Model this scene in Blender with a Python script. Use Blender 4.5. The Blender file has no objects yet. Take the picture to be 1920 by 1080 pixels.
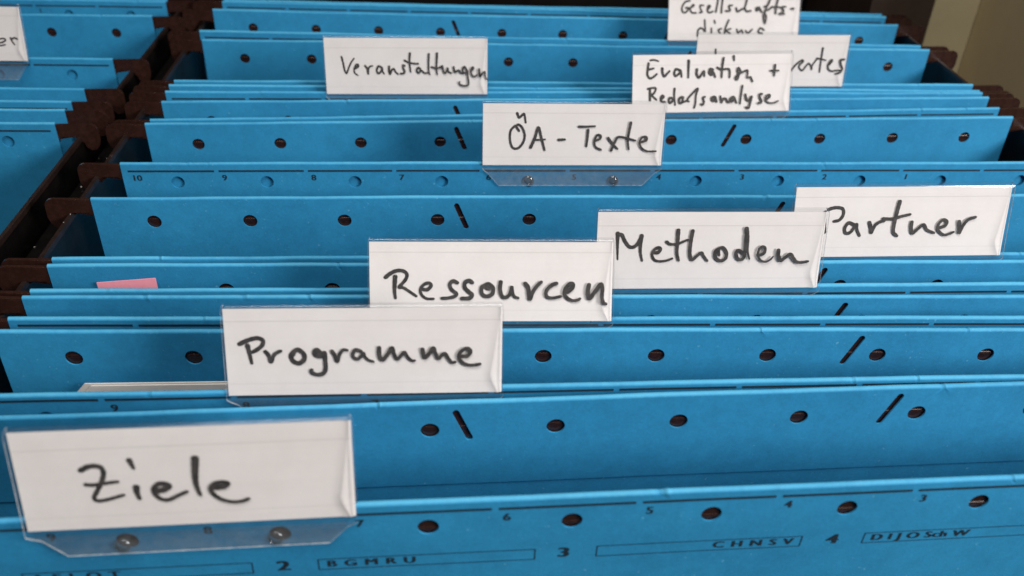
import bpy, bmesh, math, random
from mathutils import Vector, Matrix
random.seed(7)
sc = bpy.context.scene
C = sc.collection
MM = 0.001
CAM_POS=[-51.64, -135.6, 130.25]
CAM_R=[[0.997794, -0.058484, 0.031403], [-0.007165, -0.565195, -0.824927], [0.065994, 0.822882, -0.564367]]
FPX=1689.7
PANELS=[[-15.68,-0.64,0.02998,0.82,-0.00306],[13.25,-0.89,0.02065,-0.01,0.00636],[17.2,0.0,0.00576,0.0,0.00169],[36.3,-1.55,-0.01078,0.47,-0.00208],[41.71,-0.06,-0.00919,0.05,-0.00342],[50.94,-0.2,-0.00737,0.16,-0.00357],[55.77,0.16,-0.00024,-0.13,0.00064],[67.12,0.17,-0.00192,-0.14,2e-05],[71.03,0.12,0.00042,-0.1,0.00073],[104.12,0.02,0.00844,0.13,-0.00159],[127.47,1.16,0.00333,-0.21,0.00099],[161.66,0.34,0.02538,-0.44,0.00161],[169.98,-0.53,0.02639,-1.45,0.00893],[181.69,0.09,0.01266,-0.9,0.00635],[187.41,0.01,0.00671,-0.36,0.00353],[191.15,0.24,-0.00028,-0.19,0.00089],[197.23,0.51,0.00012,-0.46,0.00229],[239.79,1.21,-0.01057,-0.37,-0.00026],[244.7,-0.39,-0.00778,0.78,-0.00681],[270.3,-0.15,-0.00712,1.73,-0.0075],[285.85,0.38,-0.01242,0.6,-0.00686]]
TABS={"ziele":{"ctr":[-99.32,-20.14,-1.57],"u":[0.99919,0.03962,-0.00763],"v":[-0.00102,0.2139,0.97686],"t":0.2154,"H":21.46,"W":59.22,"st":[[[-18.24,12.88,1.1],[-16.99,13.54,1.06],[-15.78,13.69,1.01],[-14.73,13.32,0.97],[-14.44,12.16,0.93],[-14.97,10.51,0.9],[-16.05,8.45,0.86],[-16.77,7.1,0.82],[-16.27,6.37,0.78],[-14.6,6.55,0.73],[-12.98,7.0,0.69],[-11.63,7.39,0.65]],[[-17.8,9.92,0.82],[-16.53,9.79,0.77],[-14.61,10.02,0.71],[-13.04,10.23,0.66],[-12.21,10.27,0.61]],[[-9.64,14.66,1.1],[-9.41,13.88,0.85],[-9.14,12.97,0.61]],[[-9.21,8.97,1.26],[-9.22,7.86,0.99],[-8.95,6.51,0.72]],[[-5.72,7.99,1.19],[-4.47,8.2,1.14],[-3.51,8.93,1.08],[-4.14,9.46,1.03],[-5.37,9.4,0.97],[-6.22,8.44,0.92],[-6.11,7.36,0.87],[-5.23,6.3,0.82],[-3.86,6.05,0.76],[-2.0,6.92,0.71],[-0.51,7.63,0.65]],[[1.7,14.57,1.36],[1.34,11.33,1.13],[1.31,8.99,0.89],[1.78,6.82,0.65]],[[4.31,8.19,1.02],[6.0,8.31,0.98],[6.83,9.02,0.94],[5.84,9.35,0.91],[4.39,9.0,0.87],[3.72,8.0,0.84],[4.17,6.86,0.8],[5.47,5.68,0.77],[7.36,5.02,0.73],[9.16,5.1,0.7],[10.24,5.58,0.66]]]},"programme":{"ctr":[-70.52,15.29,-1.44],"u":[0.99997,0.0051,-0.00513],"v":[0.00326,0.31599,0.94876],"t":0.3215,"H":20.5,"W":59.64,"st":[[[-26.51,12.16,1.07],[-25.24,12.78,1.04],[-23.75,13.31,1.01],[-22.44,13.45,0.99],[-21.53,12.86,0.96],[-21.81,11.8,0.94],[-22.89,10.87,0.92],[-23.87,10.33,0.89]],[[-24.84,11.83,1.13],[-24.54,10.1,0.92],[-24.18,7.8,0.72]],[[-21.17,10.4,0.98],[-20.56,9.58,0.94],[-20.13,8.06,0.9],[-19.46,9.56,0.86],[-18.69,10.19,0.82],[-17.94,10.52,0.77]],[[-15.25,10.22,1.04],[-15.8,9.52,1.04],[-15.49,8.32,1.05],[-14.27,7.67,1.05],[-13.08,8.53,1.05],[-13.13,9.88,1.04],[-14.26,10.8,1.04],[-15.09,10.38,1.04],[-15.42,9.67,1.04]],[[-9.31,9.76,1.08],[-10.27,10.69,1.06],[-10.85,10.22,1.04],[-10.47,9.42,1.03],[-9.48,9.28,1.01],[-8.68,10.04,0.99],[-8.6,8.32,0.98],[-8.59,6.4,0.97],[-9.2,5.28,0.95],[-10.55,5.06,0.93],[-11.71,5.67,0.92],[-11.57,6.12,0.9]],[[-7.07,10.4,0.93],[-6.52,9.41,0.88],[-6.05,8.05,0.83],[-5.47,9.71,0.78],[-4.69,10.66,0.74],[-3.84,10.62,0.69]],[[-0.96,10.33,0.9],[-1.98,10.66,0.86],[-2.63,9.92,0.83],[-2.56,9.04,0.8],[-1.68,8.55,0.77],[-0.76,9.34,0.73],[-0.37,9.97,0.7],[-0.03,9.01,0.67],[0.77,8.28,0.63],[1.68,7.95,0.6]],[[3.0,11.12,0.99],[3.03,9.29,0.96],[3.63,8.33,0.93],[4.67,9.43,0.89],[5.75,11.09,0.86],[6.17,9.73,0.83],[6.77,8.48,0.8],[7.65,9.24,0.76],[8.42,10.06,0.73],[9.14,8.9,0.7],[10.03,8.09,0.67],[10.56,8.13,0.63]],[[12.29,10.7,0.96],[12.45,9.66,0.94],[12.82,8.76,0.92],[13.8,9.81,0.89],[14.64,10.99,0.86],[15.15,9.63,0.84],[15.67,8.53,0.82],[16.51,9.37,0.79],[17.19,9.69,0.77],[17.86,8.63,0.74],[18.61,7.58,0.72],[19.29,7.68,0.7]],[[20.73,9.0,0.91],[21.94,9.07,0.89],[22.69,10.1,0.87],[22.08,10.8,0.85],[20.88,10.33,0.83],[20.12,9.25,0.81],[20.57,7.96,0.79],[21.94,7.05,0.77],[23.45,6.92,0.75],[24.74,7.18,0.73]]]},"ressourcen":{"ctr":[-42.14,40.6,-0.81],"u":[0.99994,-0.01091,-0.00118],"v":[0.00592,0.44531,0.89536],"t":0.4616,"H":20.23,"W":59.34,"st":[[[-25.59,11.13,1.03],[-24.44,12.05,1.0],[-22.98,12.71,0.96],[-21.51,12.72,0.93],[-20.5,11.98,0.9],[-20.65,10.86,0.87],[-21.54,9.68,0.84],[-22.43,8.71,0.8],[-21.4,8.64,0.77],[-19.95,7.74,0.74],[-18.27,6.58,0.71]],[[-23.28,11.31,1.18],[-23.42,9.08,1.02],[-23.44,7.6,0.86],[-23.26,6.11,0.71]],[[-16.57,8.19,0.94],[-15.54,8.19,0.9],[-14.65,9.16,0.86],[-15.16,9.8,0.82],[-16.41,9.38,0.78],[-17.27,8.19,0.74],[-16.9,6.85,0.7],[-15.7,5.98,0.66],[-14.08,5.92,0.62]],[[-8.4,9.86,1.0],[-9.35,10.25,0.97],[-10.16,9.53,0.94],[-9.8,8.26,0.92],[-8.54,7.14,0.89],[-9.14,6.47,0.86],[-10.69,6.1,0.83],[-12.09,6.05,0.8]],[[-4.78,9.91,1.0],[-5.52,10.4,1.0],[-6.52,9.83,1.0],[-6.52,8.64,1.01],[-5.52,7.59,1.01],[-4.81,6.92,1.01],[-5.37,6.09,1.01],[-7.26,5.99,1.01]],[[-1.6,9.31,0.98],[-2.49,8.64,0.98],[-2.38,7.14,0.98],[-1.22,6.51,0.98],[0.08,7.14,0.98],[0.25,8.64,0.98],[-0.79,9.56,0.98],[-1.6,9.09,0.98],[-0.78,8.34,0.98]],[[2.14,10.06,1.04],[1.96,8.49,0.99],[2.34,6.84,0.95],[3.16,6.21,0.91],[4.27,6.99,0.86],[4.82,8.86,0.82],[5.01,7.59,0.77],[5.46,6.54,0.73],[6.39,6.12,0.68]],[[8.08,9.69,1.07],[8.79,8.64,1.03],[9.19,5.86,0.99],[9.92,7.59,0.94],[10.94,9.09,0.9],[11.95,10.06,0.86]],[[15.63,9.72,1.04],[14.37,9.16,0.97],[13.23,7.89,0.91],[13.36,6.53,0.85],[14.71,6.13,0.78],[16.73,6.53,0.71]],[[18.28,7.58,1.13],[19.39,8.49,1.08],[19.75,9.46,1.03],[19.0,9.66,0.97],[17.97,8.64,0.92],[17.61,7.43,0.87],[18.15,6.38,0.81],[19.52,5.55,0.76],[20.79,5.59,0.71],[21.46,6.0,0.66]],[[23.6,9.39,1.1],[23.35,7.58,1.07],[23.79,6.04,1.04],[24.88,7.43,1.01],[26.42,9.54,0.98],[26.89,8.64,0.95],[26.79,6.38,0.93],[27.19,5.01,0.9],[27.77,4.71,0.87]]]},"methoden":{"ctr":[14.36,54.26,-0.87],"u":[0.99999,0.00424,-0.00333],"v":[0.00214,0.25467,0.96703],"t":0.2575,"H":21.29,"W":59.47,"st":[[[-24.23,15.24,1.18],[-24.15,12.53,0.82],[-23.89,8.31,0.45]],[[-24.06,14.8,1.01],[-23.22,14.9,1.0],[-22.42,13.4,0.98],[-21.33,11.93,0.97],[-20.3,11.56,0.95],[-19.2,12.22,0.94],[-18.44,13.68,0.92],[-18.1,14.64,0.9]],[[-18.08,14.64,1.13],[-18.22,12.51,0.95],[-18.14,10.29,0.77],[-17.56,7.98,0.6]],[[-14.47,10.12,0.96],[-13.47,10.19,0.92],[-12.99,11.16,0.88],[-13.63,11.49,0.84],[-14.73,10.72,0.8],[-15.07,9.53,0.76],[-14.33,8.19,0.72],[-12.86,7.81,0.68],[-11.14,8.02,0.64],[-9.77,8.58,0.6]],[[-11.55,13.04,0.85],[-10.61,12.41,0.78],[-8.75,12.44,0.71],[-7.35,13.03,0.64],[-6.1,13.57,0.57]],[[-8.78,16.08,1.1],[-8.74,13.21,0.98],[-8.71,10.25,0.86],[-8.11,8.08,0.74]],[[-5.08,15.92,1.07],[-5.35,13.2,1.01],[-5.33,9.94,0.95],[-4.64,8.26,0.89],[-3.56,9.18,0.82],[-2.34,10.15,0.76],[-1.68,9.25,0.69],[-0.61,7.94,0.63]],[[2.16,11.17,0.94],[1.28,10.51,0.92],[1.44,8.86,0.9],[2.84,7.92,0.89],[4.15,8.7,0.87],[4.13,10.35,0.85],[3.07,11.54,0.83],[2.1,11.1,0.81],[2.17,10.06,0.79],[2.28,9.46,0.77]],[[8.3,10.18,0.94],[7.25,10.78,0.93],[6.68,10.04,0.91],[7.17,8.68,0.9],[8.04,8.2,0.89],[8.81,8.83,0.87],[9.0,10.48,0.86]],[[8.76,16.55,1.22],[9.29,13.9,0.98],[9.55,10.77,0.73],[10.32,8.44,0.49]],[[8.77,14.64,0.85],[8.96,11.97,0.86],[8.88,9.58,0.86]],[[13.06,9.48,0.92],[14.01,10.08,0.87],[14.14,11.28,0.82],[13.38,11.77,0.77],[12.62,11.06,0.72],[12.42,9.71,0.68],[13.04,8.36,0.63],[14.44,7.67,0.58],[15.7,8.19,0.54],[16.45,9.06,0.49]],[[17.71,10.81,1.06],[17.84,9.39,1.02],[18.59,8.03,0.98],[19.6,8.78,0.94],[20.95,9.75,0.9],[21.81,8.77,0.87],[22.83,7.68,0.83],[24.19,7.47,0.79],[25.78,7.77,0.75]]]},"partner":{"ctr":[71.56,69.56,-1.05],"u":[0.99998,0.00332,0.00457],"v":[-0.00532,0.28232,0.95931],"t":0.2862,"H":20.47,"W":61.15,"st":[[[-20.73,13.75,1.04],[-20.25,13.98,1.01],[-18.66,14.31,0.98],[-16.86,13.95,0.95],[-16.46,12.37,0.93],[-17.34,10.86,0.9],[-18.88,10.45,0.87]],[[-21.59,13.11,1.04],[-21.56,10.54,1.05],[-21.15,7.48,1.05]],[[-12.87,9.3,1.05],[-14.61,10.01,1.02],[-15.61,8.61,0.99],[-15.19,7.15,0.96],[-13.81,7.42,0.92],[-12.45,9.64,0.89],[-12.13,8.11,0.86],[-11.2,6.4,0.83]],[[-8.86,10.08,1.14],[-8.3,8.55,1.08],[-8.01,7.25,1.02],[-7.22,9.25,0.95],[-5.94,10.23,0.89],[-4.79,10.5,0.82]],[[-5.16,11.11,1.01],[-2.52,11.09,0.93],[-0.02,11.78,0.85],[2.31,12.32,0.78]],[[-1.15,15.94,1.18],[-1.58,12.72,1.12],[-1.89,9.2,1.06],[-1.74,7.31,0.99],[-0.65,6.3,0.92]],[[3.06,10.15,1.1],[3.09,8.69,1.04],[3.64,7.02,0.98],[5.01,8.2,0.92],[6.54,9.42,0.86],[7.72,7.94,0.8],[9.84,7.04,0.74]],[[10.94,8.38,0.97],[12.68,9.08,0.93],[13.02,10.21,0.9],[11.98,10.79,0.86],[10.75,9.57,0.83],[10.82,7.91,0.8],[12.68,6.47,0.76],[14.08,6.69,0.73],[15.37,7.28,0.69]],[[16.48,10.23,1.11],[16.87,8.57,1.06],[17.01,7.02,1.02],[17.75,9.04,0.97],[18.91,10.68,0.92],[20.92,11.45,0.87]]]},"oea":{"ctr":[-12.55,125.93,-1.45],"u":[0.99996,0.00795,-0.00369],"v":[0.0019,0.21383,0.97687],"t":0.2155,"H":20.66,"W":58.76,"st":[[[-18.34,17.12,0.89],[-17.73,15.75,0.84],[-16.74,16.5,0.79],[-16.09,16.87,0.74],[-15.57,14.17,0.69]],[[-18.92,13.15,0.79],[-20.29,11.49,0.79],[-20.44,8.54,0.8],[-19.57,6.12,0.8],[-17.83,5.94,0.8],[-16.26,7.75,0.8],[-15.79,10.17,0.8],[-16.65,12.57,0.79],[-17.78,13.5,0.79],[-18.52,12.97,0.79],[-17.63,11.56,0.79]],[[-13.81,6.19,1.07],[-12.56,9.11,0.98],[-11.47,12.65,0.9],[-10.43,9.39,0.83],[-9.27,5.39,0.75]],[[-12.95,8.68,0.75],[-10.94,8.69,0.64],[-9.2,8.86,0.53]],[[-4.83,8.71,0.96],[-2.84,8.83,0.75]],[[1.53,12.98,0.9],[3.89,12.99,0.77],[6.62,13.17,0.64]],[[4.48,11.92,0.96],[4.36,9.18,0.86],[4.16,6.68,0.75]],[[6.83,8.37,0.75],[8.46,9.14,0.75],[8.62,10.14,0.75],[7.53,10.27,0.75],[6.69,8.37,0.75],[7.2,6.47,0.75],[8.94,5.55,0.75]],[[11.09,9.42,0.91],[12.56,7.58,0.78],[14.36,5.87,0.65]],[[12.29,5.34,0.91],[13.11,7.58,0.86],[14.07,9.48,0.8],[15.13,9.76,0.75],[17.05,9.44,0.7],[19.99,8.58,0.64]],[[18.12,14.4,0.96],[17.73,11.39,0.86],[17.51,8.68,0.75],[17.99,5.74,0.65]],[[21.64,8.02,0.81],[23.5,8.71,0.78],[23.5,9.74,0.74],[22.19,9.73,0.71],[21.36,8.15,0.68],[22.18,6.25,0.65],[24.18,5.16,0.62],[26.86,5.27,0.59]]]},"veranst":{"ctr":[-67.87,185.45,-1.91],"u":[0.99996,0.00847,0.00259],"v":[-0.00421,0.19675,0.98045],"t":0.1981,"H":21.23,"W":60.21,"st":[[[-23.69,13.94,0.79],[-23.24,11.76,0.76],[-22.79,9.05,0.72],[-22.17,7.96,0.68],[-21.21,10.11,0.63],[-20.19,12.08,0.59],[-19.18,13.36,0.55]],[[-19.1,9.66,0.86],[-17.85,10.42,0.8],[-17.81,11.15,0.75],[-18.58,11.0,0.69],[-19.29,9.51,0.64],[-19.18,8.15,0.58],[-18.08,7.27,0.52]],[[-15.24,10.74,0.83],[-14.53,9.68,0.78],[-14.24,7.78,0.73],[-14.07,9.68,0.68],[-13.42,10.52,0.63],[-12.53,10.72,0.58]],[[-9.16,10.15,0.8],[-10.37,10.6,0.76],[-11.04,9.23,0.73],[-10.63,7.99,0.7],[-9.69,8.48,0.66],[-8.99,10.0,0.62],[-8.91,8.79,0.59],[-8.37,7.87,0.56]],[[-6.47,10.54,0.86],[-6.53,9.1,0.81],[-6.19,7.8,0.76],[-5.53,9.25,0.71],[-4.74,9.71,0.66],[-4.17,8.65,0.61],[-3.2,7.74,0.56]],[[-0.72,10.79,0.77],[-1.3,11.06,0.77],[-1.33,10.03,0.77],[-0.79,8.81,0.77],[-1.27,8.05,0.77],[-2.27,7.94,0.77]],[[-0.74,12.83,0.68],[0.69,12.08,0.68],[2.37,11.71,0.68],[4.28,11.59,0.68]],[[1.33,15.4,0.83],[1.08,12.16,0.69],[1.44,8.59,0.56]],[[5.04,9.74,0.77],[4.2,10.17,0.75],[3.68,9.13,0.72],[4.27,8.22,0.69],[5.25,9.13,0.67],[5.86,8.83,0.64],[6.62,8.19,0.62],[7.85,8.38,0.59]],[[8.27,15.13,0.8],[8.09,12.18,0.71],[8.1,9.14,0.62],[8.46,7.69,0.53]],[[11.3,15.44,0.83],[11.09,12.19,0.73],[10.97,9.76,0.63],[11.24,7.7,0.53]],[[9.21,10.44,0.71],[10.97,9.99,0.7],[12.21,10.22,0.68],[13.17,10.83,0.67],[13.43,9.46,0.66],[14.03,8.12,0.64],[14.82,9.16,0.63],[15.14,10.16,0.62],[15.43,8.86,0.6],[16.51,8.25,0.59]],[[17.34,10.47,0.77],[17.6,9.17,0.74],[17.91,8.56,0.7],[19.15,9.33,0.66],[19.92,8.41,0.63],[20.88,8.08,0.59]],[[22.1,9.65,0.68],[21.36,10.63,0.68],[20.7,9.79,0.68],[20.88,8.57,0.68],[21.78,8.34,0.68],[22.33,9.19,0.68],[22.58,6.89,0.68],[22.85,4.73,0.69],[22.38,3.68,0.69],[20.82,3.61,0.69],[19.45,4.26,0.69],[19.46,5.03,0.69]],[[23.8,9.19,0.75],[24.7,10.04,0.71],[24.42,10.49,0.68],[23.65,9.34,0.65],[24.11,7.66,0.62],[25.04,6.92,0.59],[25.97,7.66,0.56]],[[26.78,9.74,0.81],[27.06,7.13,0.74],[28.0,8.29,0.66],[28.93,8.75,0.58],[29.09,7.06,0.51],[29.72,5.9,0.44]]]},"evaluation":{"ctr":[43.85,169.65,-1.53],"u":[0.9994,0.0338,0.00715],"v":[-0.01906,0.36689,0.93007],"t":0.3761,"H":21.34,"W":59.69,"st":[[[-23.2,18.96,0.75],[-21.75,19.06,0.7],[-20.25,18.63,0.64]],[[-23.87,17.88,1.0],[-24.13,15.71,0.96],[-24.17,13.8,0.92],[-23.23,12.61,0.87],[-21.97,13.08,0.83],[-20.72,14.11,0.79]],[[-23.85,15.68,0.89],[-21.9,16.13,0.72]],[[-18.76,16.09,1.07],[-18.62,14.44,0.99],[-17.95,13.25,0.91],[-17.06,14.07,0.83],[-16.03,15.14,0.75]],[[-11.97,15.24,0.97],[-13.63,15.75,0.93],[-14.29,14.39,0.9],[-13.74,13.34,0.86],[-12.48,14.2,0.83],[-11.81,14.89,0.79],[-11.53,13.05,0.75]],[[-9.06,18.7,1.11],[-9.06,16.08,0.93],[-9.04,12.8,0.76]],[[-5.92,15.62,1.04],[-5.95,13.96,0.99],[-5.08,12.72,0.94],[-4.2,13.76,0.89],[-3.28,14.94,0.84],[-3.07,13.23,0.79]],[[-0.02,15.47,1.04],[-1.04,15.62,1.0],[-1.23,14.26,0.96],[-0.32,13.72,0.92],[-0.56,15.13,0.88],[0.4,14.24,0.83],[1.0,12.87,0.79]],[[-23.97,8.87,0.83],[-22.24,9.2,0.83],[-20.99,9.01,0.83],[-21.47,7.47,0.83],[-22.36,6.6,0.83],[-20.67,4.99,0.83]],[[-23.14,8.54,1.01],[-23.05,4.85,1.01]],[[-19.01,4.97,0.87],[-17.94,5.93,0.87],[-18.5,6.46,0.86],[-19.03,5.68,0.87],[-18.82,4.44,0.87],[-17.52,4.16,0.87]],[[-14.98,5.54,0.97],[-15.86,5.42,0.97],[-16.01,4.23,0.97],[-15.3,3.86,0.98],[-14.23,5.09,0.97]],[[-13.98,8.87,0.94],[-14.09,6.5,0.81],[-13.62,3.04,0.69]],[[-11.12,5.84,0.98],[-12.17,5.24,0.98],[-12.13,3.82,0.98],[-11.06,3.98,0.98],[-10.75,5.75,0.98]],[[-10.69,3.98,0.76],[-9.23,4.49,0.76],[-8.48,4.12,0.76],[-9.06,5.02,0.76],[-6.93,7.47,0.76],[-5.31,8.82,0.76],[-5.96,6.39,0.76],[-6.06,3.74,0.76],[-6.46,1.97,0.76]],[[-2.61,5.82,0.83],[-3.3,5.47,0.83],[-2.91,4.05,0.83],[-3.25,3.02,0.83],[-4.03,3.18,0.83]],[[3.85,19.53,0.97],[3.45,15.96,0.88],[3.4,12.72,0.79]],[[1.65,16.19,0.83],[3.19,15.53,0.8],[5.77,15.67,0.77],[6.37,14.7,0.75],[6.36,12.68,0.72]],[[7.64,20.2,0.93],[7.85,18.71,0.61]],[[10.64,14.48,0.76],[9.64,16.04,0.75],[9.13,15.03,0.74],[9.92,13.96,0.74],[10.44,14.84,0.73],[9.77,13.26,0.72],[9.28,11.86,0.71],[8.55,12.4,0.7],[9.38,13.62,0.7],[10.84,14.31,0.69],[12.84,15.16,0.68],[13.08,14.11,0.67],[12.97,12.52,0.67],[14.26,12.69,0.66],[15.05,11.09,0.65]],[[23.27,16.9,0.94],[23.12,13.16,0.76]],[[21.7,14.9,0.8],[24.69,14.9,0.65]],[[1.09,5.77,1.01],[-0.01,5.43,1.01],[0.31,4.36,1.02],[1.4,4.88,1.02],[1.18,5.77,1.01],[1.81,4.08,1.02]],[[3.22,5.92,0.83],[3.68,3.78,0.84],[4.37,5.02,0.83],[5.3,5.01,0.83],[5.91,3.93,0.84],[6.48,3.75,0.84]],[[8.07,5.68,0.98],[7.02,4.99,0.93],[7.07,3.92,0.88],[8.13,4.44,0.83],[8.45,5.5,0.78],[9.33,3.53,0.73]],[[11.34,9.63,0.83],[10.94,6.18,0.78],[10.7,3.24,0.73]],[[12.61,6.48,0.87],[13.07,4.73,0.87],[13.93,4.36,0.87],[14.98,5.77,0.87],[14.53,3.46,0.87],[14.06,1.68,0.88],[13.02,1.87,0.87]],[[18.87,6.58,0.84],[17.98,6.41,0.84],[18.19,5.2,0.84],[18.83,3.76,0.84],[17.54,3.24,0.84]],[[20.67,4.63,0.77],[21.93,5.65,0.73],[21.51,6.31,0.7],[20.42,5.7,0.67],[20.31,4.28,0.64],[21.67,3.37,0.61],[23.56,3.34,0.58],[25.12,4.03,0.55]]]},"gesell":{"ctr":[71.12,242.64,0.34],"u":[0.99994,0.0069,0.0084],"v":[-0.01033,0.36168,0.93224],"t":0.3701,"H":20.55,"W":58.24,"st":[[[-19.77,16.85,0.86],[-21.78,16.3,0.86],[-23.15,14.1,0.86],[-22.77,12.18,0.86],[-21.31,12.12,0.86],[-20.22,13.83,0.86],[-21.53,13.88,0.86]],[[-19.86,13.7,0.8],[-17.93,14.8,0.8],[-18.52,15.07,0.8],[-19.55,13.28,0.8],[-18.68,11.91,0.81],[-16.92,11.78,0.81]],[[-13.85,14.89,0.75],[-15.31,14.89,0.75],[-14.94,13.3,0.75],[-14.3,12.2,0.75],[-15.46,11.92,0.75]],[[-11.72,13.3,0.81],[-10.85,14.68,0.8],[-11.79,14.68,0.8],[-11.99,12.75,0.81],[-11.07,11.93,0.81],[-9.57,12.48,0.81]],[[-7.32,18.81,0.86],[-7.74,15.52,0.86],[-8.3,12.27,0.86]],[[-5.41,18.54,0.86],[-5.78,14.42,0.86],[-5.79,11.94,0.86]],[[-1.26,14.99,0.81],[-2.71,14.65,0.81],[-2.02,12.78,0.81],[-4.07,12.63,0.81]],[[0.56,13.89,0.86],[1.23,12.45,0.87],[2.94,13.34,0.87],[4.37,14.17,0.86],[5.41,18.86,0.86]],[[4.23,13.9,0.81],[5.34,12.52,0.81],[7.1,12.8,0.81]],[[10.84,14.19,0.87],[9.44,13.91,0.87],[9.75,12.81,0.87],[10.88,13.64,0.87],[11.85,12.26,0.87]],[[12.89,14.47,0.75],[14.6,15.31,0.75],[15.59,18.34,0.75],[14.07,14.48,0.75],[12.8,11.15,0.75],[13.62,7.54,0.75],[14.04,10.32,0.75],[13.17,12.26,0.75],[15.02,13.37,0.75],[16.43,14.48,0.75]],[[19.08,18.9,0.86],[18.2,14.49,0.87],[18.09,11.72,0.87]],[[16.14,14.43,0.69],[19.99,14.27,0.69]],[[22.34,14.5,0.75],[20.64,14.22,0.75],[21.58,12.56,0.75],[19.73,11.5,0.75],[21.95,11.51,0.75]],[[25.06,13.68,0.98],[25.89,13.68,0.98]],[[-15.89,2.21,0.87],[-15.71,4.58,0.87],[-14.28,5.5,0.87],[-12.75,4.16,0.87]],[[-12.98,8.88,0.87],[-12.52,4.16,0.87]],[[-9.87,5.42,0.87],[-9.78,3.61,0.87]],[[-8.71,8.61,0.92],[-8.36,7.51,0.75]],[[-5.45,5.29,0.81],[-6.83,4.73,0.81],[-5.94,3.47,0.81]],[[-2.4,8.9,0.92],[-3.69,5.57,0.93],[-3.94,3.48,0.93]],[[-1.32,5.29,0.75],[-3.28,4.45,0.75],[-1.51,3.34,0.75]],[[1.35,5.02,0.81],[2.02,3.57,0.81],[3.44,4.68,0.81],[4.1,3.48,0.81]],[[5.23,4.46,0.81],[6.46,3.57,0.81],[8.15,4.97,0.81]],[[13.5,4.75,0.81],[11.73,5.53,0.81],[10.94,3.91,0.81],[12.7,3.35,0.81]]]},"wertes":{"ctr":[73.1,195.74,-1.88],"u":[0.99997,0.00522,0.00646],"v":[-0.00723,0.16413,0.98641],"t":0.1649,"H":20.6,"W":60.53,"st":[[[8.19,6.33,0.89],[9.99,8.86,0.87],[12.13,10.54,0.86],[12.64,10.02,0.84],[11.56,8.86,0.82],[11.28,7.81,0.81],[12.73,6.58,0.79],[14.01,8.23,0.77],[14.93,9.28,0.75],[15.94,8.44,0.73],[16.5,6.97,0.72],[16.56,8.65,0.7],[18.3,11.39,0.68]],[[19.74,15.24,0.89],[19.72,10.97,0.79],[19.82,6.02,0.68]],[[17.88,11.28,0.72],[19.66,11.07,0.64],[21.66,10.55,0.55]],[[23.0,8.66,0.89],[24.2,10.24,0.86],[23.86,10.72,0.83],[22.86,9.08,0.8],[23.18,7.18,0.77],[24.59,6.38,0.74],[26.51,6.66,0.71],[28.03,6.76,0.68]],[[28.84,10.98,0.94],[27.42,10.56,0.89],[27.89,8.88,0.85],[28.66,7.19,0.81],[27.96,5.91,0.77],[26.3,5.32,0.73]],[[-22.61,14.63,0.84],[-22.24,10.49,0.84],[-21.99,6.73,0.85]]]},"er":{"ctr":[-245.8,214.2,-1.2],"u":[1.0,0.0,0.0],"v":[-0.0,0.22495,0.97437],"t":0.2269,"H":21.0,"W":60.0,"st":[[[19.01,6.93,0.67],[21.32,7.3,0.65],[22.82,8.22,0.62],[21.94,8.81,0.6],[19.84,8.19,0.58],[19.06,6.68,0.56],[20.35,6.09,0.54],[22.41,6.47,0.52]],[[24.85,8.99,0.77],[25.23,7.75,0.64],[25.91,6.55,0.52]],[[24.98,8.59,0.67],[26.36,9.06,0.67],[27.38,8.67,0.67]]]}}

# ---------------------------------------------------------------- camera
cam_d = bpy.data.cameras.new('camera'); cam = bpy.data.objects.new('camera', cam_d); C.objects.link(cam)
cam_d.sensor_width = 36; cam_d.lens = FPX/1920*36
cam_d.clip_start = 0.01; cam_d.clip_end = 20
R_, D_, F_ = [Vector(r) for r in CAM_R]
cam.matrix_world = Matrix.Translation(Vector(CAM_POS)*MM) @ Matrix((R_, -D_, -F_)).transposed().to_4x4()
cam_d.dof.use_dof = True; cam_d.dof.focus_distance = 0.246; cam_d.dof.aperture_fstop = 18
sc.camera = cam
# ---------------------------------------------------------------- world, lamps, exposure
w = bpy.data.worlds.new('World'); sc.world = w; w.use_nodes = True
bg = w.node_tree.nodes['Background']; bg.inputs[0].default_value = (0.80, 0.90, 1.0, 1); bg.inputs[1].default_value = 0.045
def area(name, pos, target, size, power, col):
    l = bpy.data.lights.new(name, 'AREA'); l.shape = 'RECTANGLE'; l.size, l.size_y = size; l.energy = power; l.color = col
    o = bpy.data.objects.new(name, l); C.objects.link(o); o.location = pos
    o.rotation_euler = (Vector(target)-Vector(pos)).to_track_quat('-Z', 'Y').to_euler()
    return o
area('window_light', (0.62, -0.45, 0.36), (0, 0.08, 0), (0.32, 0.26), 8.4, (1.0, 0.955, 0.93))
area('ceiling_light', (-0.05, -0.22, 0.75), (0, 0.08, 0), (0.45, 0.4), 5.8, (1.0, 0.965, 0.93))
sc.view_settings.view_transform = 'Standard'; sc.view_settings.look = 'None'
sc.view_settings.exposure = 0; sc.view_settings.gamma = 1
sc.render.engine = 'CYCLES'

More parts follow.
